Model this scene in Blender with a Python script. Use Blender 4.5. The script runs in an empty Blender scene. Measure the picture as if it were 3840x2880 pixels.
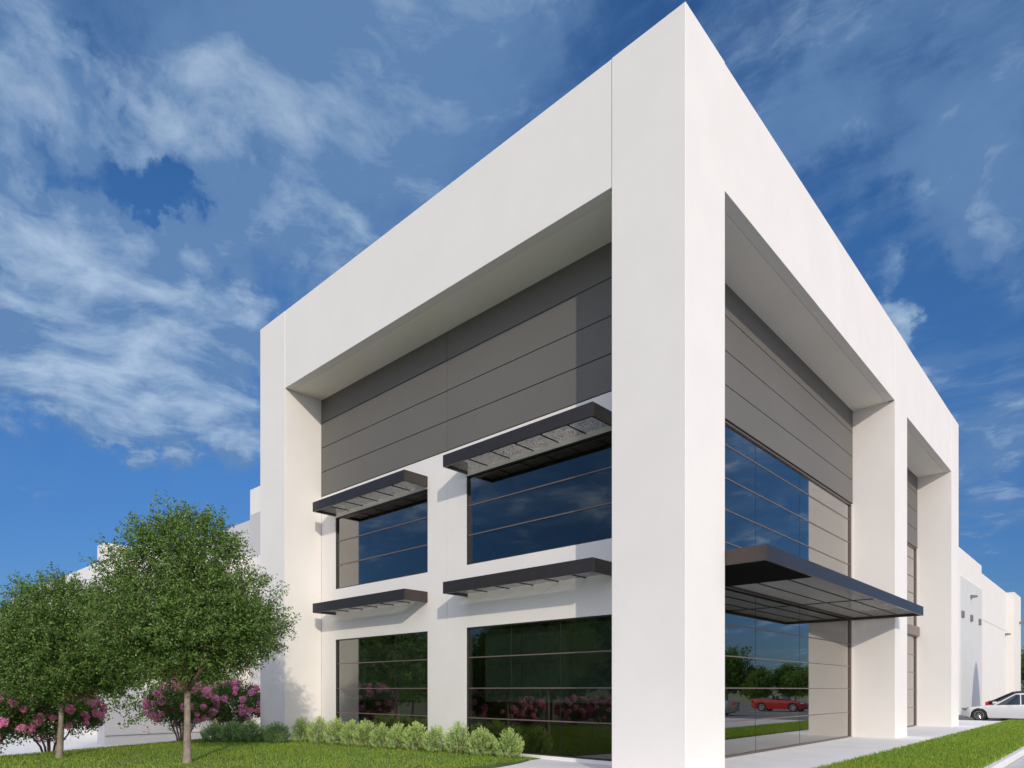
import bpy, bmesh, math, random
from mathutils import Vector, Matrix, noise
random.seed(7)
R_ = math.radians
scene = bpy.context.scene
C = scene.collection

# ------------------------------------------------------------------ camera
cam_d = bpy.data.cameras.new('camera'); cam = bpy.data.objects.new('camera', cam_d); C.objects.link(cam)
cam.location = (5.6225, -10.4705, 1.6)
cam.rotation_euler = (R_(90), 0, R_(42.851))
cam_d.sensor_width = 36; cam_d.lens = 23.403; cam_d.shift_y = 0.2986
cam_d.clip_start = .05; cam_d.clip_end = 6000
scene.camera = cam

# ------------------------------------------------------------------ exposure, sun, sky
scene.view_settings.view_transform = 'Standard'; scene.view_settings.look = 'None'
scene.view_settings.exposure = 0.05; scene.view_settings.gamma = 1
scene.cycles.max_bounces = 8; scene.cycles.transparent_max_bounces = 16
SUN = Vector((1.89, -1.33, .83)).normalized()          # towards the sun
sd = bpy.data.lights.new('sun', 'SUN'); sd.energy = 2.05; sd.angle = R_(.6); sd.color = (1, .915, .77)
so = bpy.data.objects.new('sun', sd); C.objects.link(so); so.location = (20, -20, 30)
so.rotation_euler = SUN.to_track_quat('Z', 'Y').to_euler()

class NB:
    """small node-building helper"""
    def __init__(s, tree): s.t = tree; s.n = tree.nodes; s.l = tree.links
    def node(s, typ, **kw):
        n = s.n.new(typ)
        for k, v in kw.items(): setattr(n, k, v)
        return n
    def put(s, sock, v):
        if isinstance(v, bpy.types.NodeSocket): s.l.new(v, sock)
        elif v is not None:
            if isinstance(v, (tuple, list)) and sock.type == 'RGBA' and len(v) == 3: v = (*v, 1)
            sock.default_value = v
    def math(s, op, a, b=None, c=None, clamp=False):
        n = s.node('ShaderNodeMath', operation=op); n.use_clamp = clamp
        s.put(n.inputs[0], a); s.put(n.inputs[1], b); s.put(n.inputs[2], c)
        return n.outputs[0]
    def vmath(s, op, a, b=None, out=0):
        n = s.node('ShaderNodeVectorMath', operation=op)
        s.put(n.inputs[0], a)
        if op == 'SCALE': s.put(n.inputs[3], b)
        else: s.put(n.inputs[1], b)
        return n.outputs[out]
    def noise(s, vec, scale, detail=4, rough=.5, dim='3D'):
        n = s.node('ShaderNodeTexNoise'); n.noise_dimensions = dim
        s.put(n.inputs['Vector'], vec); s.put(n.inputs['Scale'], scale); s.put(n.inputs['Detail'], detail); s.put(n.inputs['Roughness'], rough)
        return n
    def ramp(s, v, a, b, lo=0., hi=1., smooth=True):
        n = s.node('ShaderNodeMapRange'); n.interpolation_type = 'SMOOTHSTEP' if smooth else 'LINEAR'
        for i, q in enumerate((v, a, b, lo, hi)): s.put(n.inputs[i], q)
        return n.outputs[0]
    def mix(s, f, a, b, mode='MIX'):
        n = s.node('ShaderNodeMix', data_type='RGBA', blend_type=mode)
        s.put(n.inputs[0], f); s.put(n.inputs[6], a); s.put(n.inputs[7], b)
        return n.outputs[2]

CLOUDS = [(-78.9,37.0,2.4,0.28),(-77.0,39.4,2.5,0.15),(-73.9,39.1,1.0,0.45),(-79.9,35.8,1.2,0.4),(-72.4,37.1,1.4,0.32),(-69.6,37.4,1.7,0.34),(-67.7,37.2,1.2,0.25),(-79.4,32.7,1.4,0.45),(-77.6,31.9,1.8,0.5),(-74.8,31.0,2.0,0.5),(-78.9,28.6,3.2,0.4),(-72.1,29.4,2.4,0.45),(-69.0,29.1,2.5,0.42),(-66.4,27.6,2.4,0.42),(-73.6,25.8,3.6,0.72),(-68.4,24.6,3.6,0.72),(-77.3,23.8,4.0,0.62),(-71.5,22.0,3.4,0.55),(-66.5,21.5,2.6,0.5),(-79.5,26.5,3.0,0.4),(-75.0,20.8,2.6,0.4),(-79.5,21.0,2.2,0.3),(-66.4,35.0,1.4,0.42),(-63.6,34.8,1.6,0.45),(-62.2,34.6,1.2,0.35),(-69.0,32.2,1.9,0.35),(-65.0,32.0,2.5,0.3),(-60.8,31.6,3.2,0.3),(-73.9,18.4,1.2,0.38),(-70.0,19.8,1.4,0.38),(-77.0,20.1,1.4,0.34),(-67.4,17.6,1.9,0.25),(-78.9,15.4,1.7,0.2),(-64.7,19.5,2.0,0.25),(-65.0,41.2,2.8,0.2),(-58.6,40.8,4.0,0.22),(-52.9,42.5,3.7,0.18),(-47.1,42.9,3.7,0.2),(-57.1,36.8,4.1,0.2),(-51.0,39.3,3.5,0.14),(-41.1,44.2,2.9,0.12),(-59.0,30.7,0.8,0.4),(-18.4,39.9,3.5,0.12),(-13.9,36.4,3.1,0.2),(-20.4,37.4,2.7,0.18),(-8.2,37.5,2.3,0.18),(-5.8,33.0,2.0,0.34),(-8.7,33.7,2.1,0.2),(-16.4,35.6,2.2,0.18),(-13.5,27.4,0.9,0.6),(-12.0,25.4,1.3,0.55),(-11.7,24.6,1.0,0.4),(-9.3,29.3,2.0,0.16),(-6.1,29.4,1.4,0.2),(-6.9,15.4,2.5,0.16),(-7.9,19.2,2.4,0.14),(-7.7,12.5,2.0,0.14),(-72.9,38.5,0.7,-0.4),(-71.5,37.4,0.6,-0.35),(-70.4,34.1,1.5,-0.42),(-72.4,34.6,1.5,-0.5),(-68.4,35.8,1.3,-0.45),(-68.7,33.6,1.1,-0.5),(-75.6,33.2,1.1,-0.6),(-77.6,34.2,1.0,-0.55),(-79.4,34.3,0.9,-0.35),(-74.2,39.9,0.9,-0.35),(-70.1,32.5,0.9,-0.4),(-71.2,30.2,0.8,-0.2),(-62.9,29.6,1.8,-0.5),(-64.3,29.9,1.0,-0.3),(-51.4,35.6,2.0,-0.4),(-63.6,36.3,0.9,-0.3),(-64.3,37.1,0.9,-0.3),(-77.8,11.9,5.9,-0.5),(-69.0,14.4,4.9,-0.45),(-15.5,33.0,2.3,-0.5),(-18.4,34.9,1.6,-0.2),(-10.4,27.6,1.6,-0.4),(-13.9,30.3,2.1,-0.4),(-7.1,24.0,2.0,-0.15),(-6.9,9.3,2.5,-0.3),(-23.9,43.2,2.7,-0.3),(-31.3,44.7,2.8,-0.2)]
def build_world():
    w = bpy.data.worlds.new('World'); scene.world = w; w.use_nodes = True
    w.node_tree.nodes.clear(); b = NB(w.node_tree)
    out = b.node('ShaderNodeOutputWorld'); bg = b.node('ShaderNodeBackground')
    sky = b.node('ShaderNodeTexSky'); sky.sky_type = 'NISHITA'; sky.sun_disc = False
    sky.sun_elevation = math.asin(SUN.z); sky.sun_rotation = math.atan2(SUN.x, SUN.y)
    sky.air_density = 1.0; sky.dust_density = .3; sky.ozone_density = 3.0; sky.altitude = 200
    d = b.node('ShaderNodeTexCoord').outputs['Generated']
    d = b.vmath('NORMALIZE', d)
    sp = b.node('ShaderNodeSeparateXYZ'); b.l.new(d, sp.inputs[0])
    zz = b.math('ADD', b.math('MAXIMUM', sp.outputs[2], 0.0), .10)
    cx = b.node('ShaderNodeCombineXYZ')
    b.put(cx.inputs[0], b.math('DIVIDE', sp.outputs[0], zz)); b.put(cx.inputs[1], b.math('DIVIDE', sp.outputs[1], zz))
    p = cx.outputs[0]
    half = (.5, .5, .5)
    warp = b.noise(p, 1.3, 2, .5)
    warp2 = b.noise(p, 5.0, 3, .6)
    pw = b.vmath('ADD', p, b.vmath('SCALE', b.vmath('SUBTRACT', warp.outputs['Color'], half), .5))
    pw = b.vmath('ADD', pw, b.vmath('SCALE', b.vmath('SUBTRACT', warp2.outputs['Color'], half), .12))
    # puffs, lit from the upper right: density here against density a step towards the light
    def dens(vec):
        a = b.noise(vec, 1.5, 3, .5).outputs['Fac']; c = b.noise(vec, 4.2, 9, .62).outputs['Fac']
        return b.math('ADD', b.math('MULTIPLY', a, .55), b.math('MULTIPLY', c, .45))
    n0 = dens(pw); n1 = dens(b.vmath('ADD', pw, (.075, -.055, 0)))
    # streaky veil
    veil = b.noise(b.vmath('MULTIPLY', pw, (1.0, 3.2, 1)), 1.6, 8, .62).outputs['Fac']
    # large cloud banks and clear gaps of this sky, by azimuth / elevation
    w5 = b.vmath('SCALE', b.vmath('SUBTRACT', b.noise(d, 6, 3, .6).outputs['Color'], half), .17)
    w6 = b.vmath('SCALE', b.vmath('SUBTRACT', b.noise(d, 22, 5, .65).outputs['Color'], half), .10)
    dw = b.vmath('NORMALIZE', b.vmath('ADD', d, b.vmath('ADD', w5, w6)))
    acc = None
    for az, el, rad, wt in CLOUDS:
        v = Vector((math.sin(R_(az))*math.cos(R_(el)), math.cos(R_(az))*math.cos(R_(el)), math.sin(R_(el))))
        c = b.vmath('DOT_PRODUCT', dw, tuple(v), out=1)
        t = b.ramp(c, math.cos(R_(rad*1.9)), math.cos(R_(rad*.1)), 0, wt*(.90 if wt > 0 else .80))
        acc = t if acc is None else b.math('ADD', acc, t)
    puff = b.math('MULTIPLY', b.math('SUBTRACT', n0, .5), 3.6)
    tot = b.math('ADD', puff, acc)
    high = b.ramp(sp.outputs[2], .22, .55)
    thin = b.math('MULTIPLY', b.ramp(b.math('ADD', veil, b.math('MULTIPLY', acc, .35)), .33, .66), b.math('ADD', b.math('MULTIPLY', high, .62), .14))
    thick = b.ramp(b.math('ADD', tot, b.math('MULTIPLY', high, .14)), -.08, .62)
    cover = b.math('SUBTRACT', 1., b.math('MULTIPLY', b.math('SUBTRACT', 1., thin), b.math('SUBTRACT', 1., thick)))
    lit = b.math('ADD', b.math('MULTIPLY', b.math('SUBTRACT', n0, n1), 5.5), b.math('MULTIPLY', b.math('SUBTRACT', tot, .30), .42), clamp=True)
    hs = b.node('ShaderNodeHueSaturation'); b.put(hs.inputs['Color'], sky.outputs[0])
    hs.inputs['Saturation'].default_value = 1.12; hs.inputs['Value'].default_value = 1.0
    K = 10.0
    elev = b.ramp(sp.outputs[2], 0., .55)
    clear = b.mix(1., hs.outputs[0], b.mix(elev, (.31, .45, .70), (.64, .90, 1.15)), 'MULTIPLY')
    ccol = b.mix(lit, tuple(K*x for x in (.13, .245, .45)), tuple(K*x for x in (.43, .56, .72)))
    # unseen bright cloud added on the sun's side to strengthen the fill light
    sun_side_fill = b.ramp(b.vmath('DOT_PRODUCT', d, tuple(SUN), out=1), .0, .50)
    ccol = b.mix(sun_side_fill, ccol, tuple(K*x for x in (1.12, 1.17, 1.40)))
    cov2 = b.math('MAXIMUM', b.math('MULTIPLY', cover, .84), b.math('MULTIPLY', sun_side_fill, .95))
    col = b.mix(cov2, clear, ccol)
    col = b.mix(b.ramp(sp.outputs[2], -.02, .01), tuple(K*x for x in (.16, .18, .16)), col)
    b.l.new(col, bg.inputs['Color']); bg.inputs['Strength'].default_value = .10
    b.l.new(bg.outputs[0], out.inputs[0])
build_world()

# ------------------------------------------------------------------ materials
def mat(name, col, rough=.8, metal=0., spec=.5, var=0., vscale=3., bump=0., bscale=40., col2=None):
    m = bpy.data.materials.new(name); m.use_nodes = True; b = NB(m.node_tree)
    p = m.node_tree.nodes['Principled BSDF']
    p.inputs['Roughness'].default_value = rough; p.inputs['Metallic'].default_value = metal
    p.inputs['Specular IOR Level'].default_value = spec
    co = b.node('ShaderNodeTexCoord').outputs['Object']
    if var:
        n = b.noise(co, vscale, 5, .6).outputs['Fac']
        c2 = col2 or tuple(x*(1-var) for x in col)
        b.put(p.inputs['Base Color'], b.mix(b.ramp(n, .3, .7), c2, col))
    else: p.inputs['Base Color'].default_value = (*col, 1)
    if bump:
        bn = b.node('ShaderNodeBump'); bn.inputs['Strength'].default_value = bump; bn.inputs['Distance'].default_value = .01
        b.put(bn.inputs['Height'], b.noise(co, bscale, 4, .6).outputs['Fac']); b.put(p.inputs['Normal'], bn.outputs[0])
    return m
def leaf_mat(name, dark, light, rough=.6, trans=.35, patchy=0):
    m = bpy.data.materials.new(name); m.use_nodes = True; b = NB(m.node_tree)
    b.n.clear(); out = b.node('ShaderNodeOutputMaterial')
    g = b.node('ShaderNodeNewGeometry')
    col = b.mix(g.outputs['Random Per Island'], dark, light)
    oi = b.node('ShaderNodeObjectInfo')
    pr = b.node('ShaderNodeBsdfPrincipled'); b.put(pr.inputs['Base Color'], col); pr.inputs['Roughness'].default_value = rough
    pr.inputs['Specular IOR Level'].default_value = .3
    tr = b.node('ShaderNodeBsdfTranslucent'); b.put(tr.inputs[0], b.mix(1., col, (1.0, 1.15, .55), 'MULTIPLY'))
    mx = b.node('ShaderNodeMixShader'); mx.inputs[0].default_value = trans
    if patchy:
        n = b.noise(b.node('ShaderNodeTexCoord').outputs['Object'], patchy, 4, .6).outputs['Fac']
        c2 = b.mix(b.ramp(n, .35, .68), col, b.mix(1., col, (1.35, 1.08, .75), 'MULTIPLY'))
        b.put(pr.inputs['Base Color'], c2)
    b.l.new(pr.outputs[0], mx.inputs[1]); b.l.new(tr.outputs[0], mx.inputs[2]); b.l.new(mx.outputs[0], out.inputs[0])
    return m
M = {}
M['white'] = mat('white_render', (.83, .79, .745), .85, var=.035, vscale=.7, bump=.12, bscale=55, spec=.3)
M['offwhite'] = mat('pale_grey_render', (.66, .655, .65), .85, var=.03, vscale=.5, bump=.1, bscale=50, spec=.3)
M['band'] = mat('grey_band_render', (.56, .55, .545), .85, var=.03, vscale=.5, spec=.3)
M['soffit'] = mat('soffit_render', (.90, .85, .77), .85, var=.03, vscale=.7, spec=.3)
M['joint'] = mat('joint_shadow', (.22, .22, .22), .9)
M['cladding'] = mat('grey_metal_cladding', (.165, .155, .142), .6, spec=.2, var=.05, vscale=.5)
M['groove'] = mat('cladding_groove', (.04, .04, .042), .8)
M['bronze'] = mat('dark_bronze_metal', (.075, .062, .056), .30, metal=.55, var=.12, vscale=2.)
M['mullion'] = mat('mullion_metal', (.20, .155, .135), .4, metal=.3)
M['frame'] = mat('dark_window_frame', (.045, .04, .038), .4, metal=.3)
M['seam'] = mat('glass_seam', (.012, .014, .016), .5)
M['interior'] = mat('office_interior', (.20, .21, .20), .9)
M['blind'] = mat('roller_blind', (.60, .68, .61), .9, var=.05, vscale=.8)
M['concrete'] = mat('pale_concrete', (.82, .795, .765), .9, var=.08, vscale=.9, bump=.2, bscale=30)
M['kerb'] = mat('kerb_concrete', (.74, .73, .71), .9, var=.12, vscale=2.5, bump=.3, bscale=30)
M['asphalt'] = mat('asphalt', (.16, .16, .162), .9, var=.2, vscale=1.2, bump=.3, bscale=80)
M['drive'] = mat('light_drive_paving', (.58, .57, .56), .9, var=.12, vscale=1.1, bump=.2, bscale=60)
M['paint'] = mat('white_line_paint', (.75, .75, .75), .8, var=.2, vscale=6)
M['soil'] = mat('lawn_soil', (.10, .15, .03), .95, var=.35, vscale=2.)
M['field'] = mat('field_grass', (.20, .22, .09), .95, var=.4, vscale=.2)
M['grass'] = leaf_mat('grass_blades', (.13, .24, .025), (.34, .49, .09), .6, .35, patchy=.9)
M['leaf'] = leaf_mat('tree_leaves', (.025, .07, .012), (.24, .36, .09), .5, .3)
M['leaf_far'] = leaf_mat('far_tree_leaves', (.05, .11, .02), (.18, .29, .05), .6, .35)
M['leaf_dk'] = leaf_mat('myrtle_leaves', (.04, .09, .02), (.15, .24, .05), .55, .3)
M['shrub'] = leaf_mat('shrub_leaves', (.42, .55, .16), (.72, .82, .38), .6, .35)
M['shrub_shaded'] = leaf_mat('shaded_shrub_leaves', (.20, .34, .11), (.38, .55, .22), .6, .35)  # shrubs under the tree: its shade is put into the leaf colour
M['shrub_in'] = leaf_mat('inner_shrub_leaves', (.20, .29, .08), (.40, .50, .18), .6, .25)  # older inner growth, with self-shadow painted into its darker green
M['shrub_shaded_in'] = leaf_mat('shaded_inner_leaves', (.09, .18, .06), (.22, .33, .12), .6, .25)  # inner leaves of the tree-shaded shrubs, both shades painted in
M['petal'] = leaf_mat('pink_petals', (.94, .15, .58), (1.0, .66, .92), .6, .4)
M['bark'] = mat('grey_bark', (.34, .28, .22), .9, var=.4, vscale=9, bump=.8, bscale=25)
M['barkdk'] = mat('brown_stem_bark', (.25, .16, .11), .9, var=.3, vscale=9, bump=.5, bscale=25)
M['carwhite'] = mat('white_car_paint', (.72, .72, .73), .25, spec=.6)
M['carblack'] = mat('black_car_paint', (.02, .02, .022), .2, spec=.6)
M['carred'] = mat('red_car_paint', (.30, .012, .012), .22, spec=.6)
M['carsilver'] = mat('silver_car_paint', (.30, .31, .32), .3, metal=.5)
M['carglass'] = mat('car_glass', (.03, .045, .07), .06, spec=1.)
M['tyre'] = mat('tyre_rubber', (.025, .025, .025), .85)
M['rim'] = mat('alloy_rim', (.5, .5, .5), .3, metal=.9)
M['trim'] = mat('black_trim', (.02, .02, .022), .5)
M['taillamp'] = mat('red_tail_lamp', (.55, .02, .02), .2)
M['headlamp'] = mat('clear_headlamp', (.30, .32, .38), .12, metal=.4)
M['lampmetal'] = mat('wall_lamp_metal', (.25, .25, .25), .5, metal=.4)
M['louvre'] = mat('grey_louvre', (.22, .21, .20), .6, metal=.2)

def glass_mat():
    m = bpy.data.materials.new('tinted_window_glass'); m.use_nodes = True; b = NB(m.node_tree); b.n.clear()
    out = b.node('ShaderNodeOutputMaterial')
    lw = b.node('ShaderNodeLayerWeight'); lw.inputs[0].default_value = .5
    f = b.math('ADD', b.math('MULTIPLY', b.math('POWER', lw.outputs['Facing'], 1.9), .86), .08)
    gl = b.node('ShaderNodeBsdfGlossy'); gl.inputs['Roughness'].default_value = 0.0; gl.inputs['Color'].default_value = (.93, .90, .88, 1)
    tr = b.node('ShaderNodeBsdfTransparent'); tr.inputs[0].default_value = (.44, .48, .45, 1)
    mx = b.node('ShaderNodeMixShader'); b.put(mx.inputs[0], f)
    b.l.new(tr.outputs[0], mx.inputs[1]); b.l.new(gl.outputs[0], mx.inputs[2]); b.l.new(mx.outputs[0], out.inputs[0])
    return m
M['glass'] = glass_mat()
def mesh_mat():
    m = bpy.data.materials.new('perforated_metal_mesh'); m.use_nodes = True; b = NB(m.node_tree); b.n.clear()
    out = b.node('ShaderNodeOutputMaterial'); co = b.node('ShaderNodeTexCoord').outputs['Object']
    v = b.node('ShaderNodeTexVoronoi'); b.put(v.inputs['Vector'], co); v.inputs['Scale'].default_value = 34
    v.inputs['Randomness'].default_value = .4
    hole = b.math('LESS_THAN', v.outputs['Distance'], .40)
    pr = b.node('ShaderNodeBsdfPrincipled'); pr.inputs['Base Color'].default_value = (.34, .33, .31, 1); pr.inputs['Roughness'].default_value = .5
    tl = b.node('ShaderNodeBsdfTranslucent'); tl.inputs[0].default_value = (.30, .29, .27, 1)
    m2 = b.node('ShaderNodeMixShader'); m2.inputs[0].default_value = .5; b.l.new(pr.outputs[0], m2.inputs[1]); b.l.new(tl.outputs[0], m2.inputs[2]); pr = m2
    tr = b.node('ShaderNodeBsdfTransparent'); mx = b.node('ShaderNodeMixShader')
    b.put(mx.inputs[0], hole); b.l.new(pr.outputs[0], mx.inputs[1]); b.l.new(tr.outputs[0], mx.inputs[2]); b.l.new(mx.outputs[0], out.inputs[0])
    return m
M['mesh'] = mesh_mat()
M['deck'] = mat('black_canopy_deck', (.008, .008, .008), 1., spec=.05)

# ------------------------------------------------------------------ object helpers
def link(o, parent=None):
    C.objects.link(o)
    if parent: o.parent = parent
    return o
def empty(name, loc, rz=0):
    o = bpy.data.objects.new(name, None); o.location = loc; o.rotation_euler = (0, 0, rz); return link(o)
def tag(o, label=None, cat=None, group=None, kind=None):
    for k, v in (('label', label), ('category', cat), ('group', group), ('kind', kind)):
        if v: o[k] = v
    return o
def raw(name, verts, faces, m, parent=None, smooth=False, off=(0, 0, 0)):
    if off != (0, 0, 0): verts = [(x-off[0], y-off[1], z-off[2]) for x, y, z in verts]
    me = bpy.data.meshes.new(name); me.from_pydata(verts, [], faces)
    ms = m if isinstance(m, list) else [m]
    for q in ms: me.materials.append(q)
    if smooth:
        for pl in me.polygons: pl.use_smooth = True
    me.update()
    return link(bpy.data.objects.new(name, me), parent)
class MB:
    """collects boxes, tubes and sheets into one mesh"""
    def __init__(s): s.v = []; s.f = []
    def box(s, x0, x1, y0, y1, z0, z1):
        n = len(s.v)
        s.v += [(x, y, z) for z in (z0, z1) for y in (y0, y1) for x in (x0, x1)]
        s.f += [tuple(n+i for i in q) for q in ((0, 2, 3, 1), (4, 5, 7, 6), (0, 1, 5, 4), (2, 6, 7, 3), (0, 4, 6, 2), (1, 3, 7, 5))]
        return s
    def tube(s, pts, rads, seg=8, cap=True):
        n0 = len(s.v); pts = [Vector(p) for p in pts]
        for i, p in enumerate(pts):
            t = (pts[min(i+1, len(pts)-1)]-pts[max(i-1, 0)]).normalized()
            a = t.cross(Vector((.3, .9, .2))).normalized(); b_ = t.cross(a)
            for k in range(seg):
                an = 2*math.pi*k/seg
                s.v.append(tuple(p+(a*math.cos(an)+b_*math.sin(an))*rads[i]))
        for i in range(len(pts)-1):
            for k in range(seg):
                a0 = n0+i*seg+k; a1 = n0+i*seg+(k+1) % seg
                s.f.append((a0, a1, a1+seg, a0+seg))
        if cap:
            s.f.append(tuple(n0+k for k in range(seg))[::-1]); s.f.append(tuple(n0+(len(pts)-1)*seg+k for k in range(seg)))
        return s
    def build(s, name, m, parent=None, smooth=False, bevel=0, off=(0, 0, 0)):
        o = raw(name, s.v, s.f, m, parent, smooth, off)
        if bevel:
            bv = o.modifiers.new('bevel', 'BEVEL'); bv.width = bevel; bv.segments = 2; bv.limit_method = 'ANGLE'
        return o
def B(*a): return MB().box(*a)

# ------------------------------------------------------------------ ground, roads and paving
def structure(o, kind='structure'): o['kind'] = kind; return o
structure(raw('ground', [(-2500, -2500, -1.75), (2500, -2500, -1.75), (2500, 2500, -1.75), (-2500, 2500, -1.75)], [(0, 1, 2, 3)], M['field']))
structure(B(-90, -15.6, -22, 30, -1.8, -1.60).build('court_pavement', M['concrete']))
structure(B(3.62, 95, -40, 66, -1.8, -.125).build('parking_lot', M['asphalt']))
structure(B(-2.9, 3.62, 31.2, 66, -1.8, -.125).build('parking_bay', M['asphalt']))
structure(B(3.625, 14.4, -40, 28, -.13, -.110).build('driveway', M['drive']))
# parking-bay and lane paint
pm = MB()
for y in (32.3, 35.05, 37.8, 40.5): pm.box(-1.9, 3.4, y, y+.1, -.12, -.119+.004)
for k in range(12): pm.box(10.2+k*3.2, 10.32+k*3.2, 40.5, 45.8, -.12, -.115)
for k in range(5): pm.box(13+k*9, 18+k*9, 36.4, 36.52, -.12, -.115)
structure(pm.build('parking_lines', M['paint']))
# walkway with slab joints as a real groove
wk = MB()
y = -3.2
while y < 31.2:
    y2 = min(y+3.05, 31.2)
    wk.box(-1.3 if y > 1.35 else -4.7, 1.12, y+.006, y2-.006, -.3, 0)
    y = y2
wk.box(-4.7, -1.306, .15, 1.6, -.3, -.001)
structure(wk.build('walkway', M['concrete'], bevel=.006))
structure(B(-4.69, 1.11, -3.19, 31.19, -1.8, -.02).build('walkway_bed', M['concrete']))

def crest_x(y): return -15.25-.37*(y+7)
def lawn_h(x, y):
    c = crest_x(y); d = c-x
    if d <= -1.2: return 0.
    t = min(1, (d+1.2)/3.6); return -1.62*t*t*(3-2*t)
def lawn_edge(y):      # right-hand edge of the left lawn, curving round the walk
    if y > .9: return -4.36
    return -4.36+.62*(1-math.exp(-(0.9-y)*.9))
def grass_bump(x, y): return .03*noise.noise(Vector((x*.5, y*.5, 0)))
def left_lawn():
    vs, fs = [], []; nx, ny = 60, 40
    for j in range(ny+1):
        yy = -13+(1.28+13)*j/ny; xe = lawn_edge(yy)
        for i in range(nx+1):
            xx = -24+(xe+24)*i/nx
            vs.append((xx, yy, lawn_h(xx, yy)+.012+.5*grass_bump(xx, yy)))
    for j in range(ny):
        for i in range(nx):
            a = j*(nx+1)+i; fs.append((a, a+1, a+nx+2, a+nx+1))
    o = structure(raw('lawn', vs, fs, M['soil'], smooth=True)); return o
left_lawn()
structure(B(1.12, 3.44, -14, 31.6, -1.8, .02).build('grass_verge', M['soil'], bevel=.02))
structure(B(-3.74, 1.12, -14, -3.2, -1.8, .02).build('grass_strip', M['soil']))
# kerb along the verge, in cast lengths
kb = MB(); y = -16
while y < 31.9: kb.box(3.44, 3.60, y+.005, min(y+3, 31.9)-.005, -.5, .035); y += 3
structure(kb.build('kerb', M['kerb'], bevel=.025))
kb2 = MB(); kb2.box(1.125, 3.435, 31.6, 31.76, -.5, .035).box(-2.9, 1.12, 31.2, 31.35, -.5, .005)
structure(kb2.build('kerb_end', M['kerb'], bevel=.02))

def grass_mesh(n, pos, h0, h1, w):
    vs, fs = [], []
    for _ in range(n):
        q = pos()
        if q is None: continue
        x, y, z = q; a = random.uniform(0, 6.283); h = random.uniform(h0, h1); ln = random.uniform(.0, .6)*h; la = random.uniform(0, 6.283)
        dx, dy = math.cos(a)*w, math.sin(a)*w; k = len(vs)
        vs += [(x-dx, y-dy, z), (x+dx, y+dy, z), (x+math.cos(la)*ln, y+math.sin(la)*ln, z+h)]
        fs.append((k, k+1, k+2))
    return vs, fs
def pos_left():
    y = random.uniform(-12.5, 1.2); x = random.uniform(-19, -4.3)
    if x > lawn_edge(y)+random.uniform(-.03, .06): return None
    if x < crest_x(y)-1.2: return None
    # only what the photo could see
    dx, dy = x-5.62, y+10.47; t = -dx*.680+dy*.733
    if t < 9 or (dx*.733+dy*.680)/t < -.95: return None
    return x, y, lawn_h(x, y)
def pos_right():
    u = random.random()**1.5; y = 1+30.7*u; x = 1.12+2.36*random.random()+random.uniform(-.04, .03)
    return x, y, .015
v, f = grass_mesh(110000, pos_left, .03, .075, .011)
tag(raw('lawn_grass', v, f, M['grass']), 'short mown green grass of the lawn below the shrubs and trees', 'grass', kind='stuff')
v, f = grass_mesh(60000, pos_right, .05, .11, .014)
tag(raw('verge_grass', v, f, M['grass']), 'thick green grass strip between walkway and kerb', 'grass', kind='stuff')

# ------------------------------------------------------------------ the office building
bld = empty('office_building', (0, 0, 0))
tag(bld, 'tall white corner office block with deep framed recesses, grey cladding and dark tinted windows', 'building')
H = 13.5; OT = 11.08; RD = 1.3
def part(mb, name, m, parent=bld, bevel=0.006, **k): return mb.build(name, M[m], parent, bevel=bevel, **k)
G = .009
# corner pillar, an L of two faces made as a full shaft
part(B(-1.54+G, 0, 0, 1.54-G, -.3, H), 'corner_pillar', 'white', bevel=.012)
# left side of the frame
part(B(-13.83+G, -1.54-G, .014, .26, OT, H), 'fascia', 'white')
part(B(-15.45, -13.83, .004, RD, -1.7, H), 'pillar', 'white', bevel=.01)
part(B(-13.828, -1.3, .27, RD-.002, OT+.006, OT+.2), 'soffit', 'soffit')
# right side of the frame
part(B(-.26, -.014, 1.54+G, 14.04-G, OT, H), 'fascia', 'white')
part(B(-RD, -.004, 14.04, 15.65, -.3, H), 'pillar', 'white', bevel=.01)
part(B(-.26, -.014, 15.65+G, 23.49-G, OT-.05, H), 'fascia', 'white')
part(B(-RD, -.004, 23.49, 25.08, -.3, H), 'pillar', 'white', bevel=.01)
part(B(-RD+.002, -.27, 1.545, 14.038, OT+.006, OT+.2), 'soffit', 'soffit')
part(B(-RD+.002, -.27, 15.652, 23.488, OT-.045, OT+.15), 'soffit', 'soffit')
# dark backing behind the open joints
for q in ((-1.6, -1.5, .06, .2), (-13.9, -13.8, .06, .2), (-.2, -.06, 1.5, 1.6), (-.2, -.06, 13.98, 14.1), (-.2, -.06, 15.6, 15.7), (-.2, -.06, 23.44, 23.54)):
    part(B(*q, OT, H-.02), 'joint_backing', 'joint', bevel=0)
# parapet wall behind the fascia and flat roof
part(MB().box(-15.4, -.3, .3, .5, OT+.22, H-.03).box(-.5, -.3, .52, 25.0, OT+.22, H-.03).box(-15.4, -15.2, .52, 25, OT, H-.03).box(-15.18, -.52, 24.8, 25.0, OT, H-.03), 'parapet', 'white', bevel=0)
part(B(-15.19, -.51, .51, 24.79, H-1.2, H-.9), 'roof', 'offwhite', bevel=0)
# recess wall on the left: white piers and bands round the windows
W = RD; T = RD+.22
XW = [(-13.0, -8.44), (-6.9, -2.33)]
wl = MB()
for z0, z1 in ((-.3, .08), (3.2, 4.81), (7.10, 7.92)):
    for a, b_ in XW: wl.box(a, b_, W, T, z0, z1)
for a, b_ in ((-13.828, -13.0), (-8.44, -7.647), (-7.633, -6.9), (-2.33, -1.56)): wl.box(a, b_, W, T, -.3, 7.92)
wl.box(-7.646, -7.634, W+.02, T, -.3, 7.92)
part(wl, 'recess_wall', 'white', bevel=0)
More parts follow.
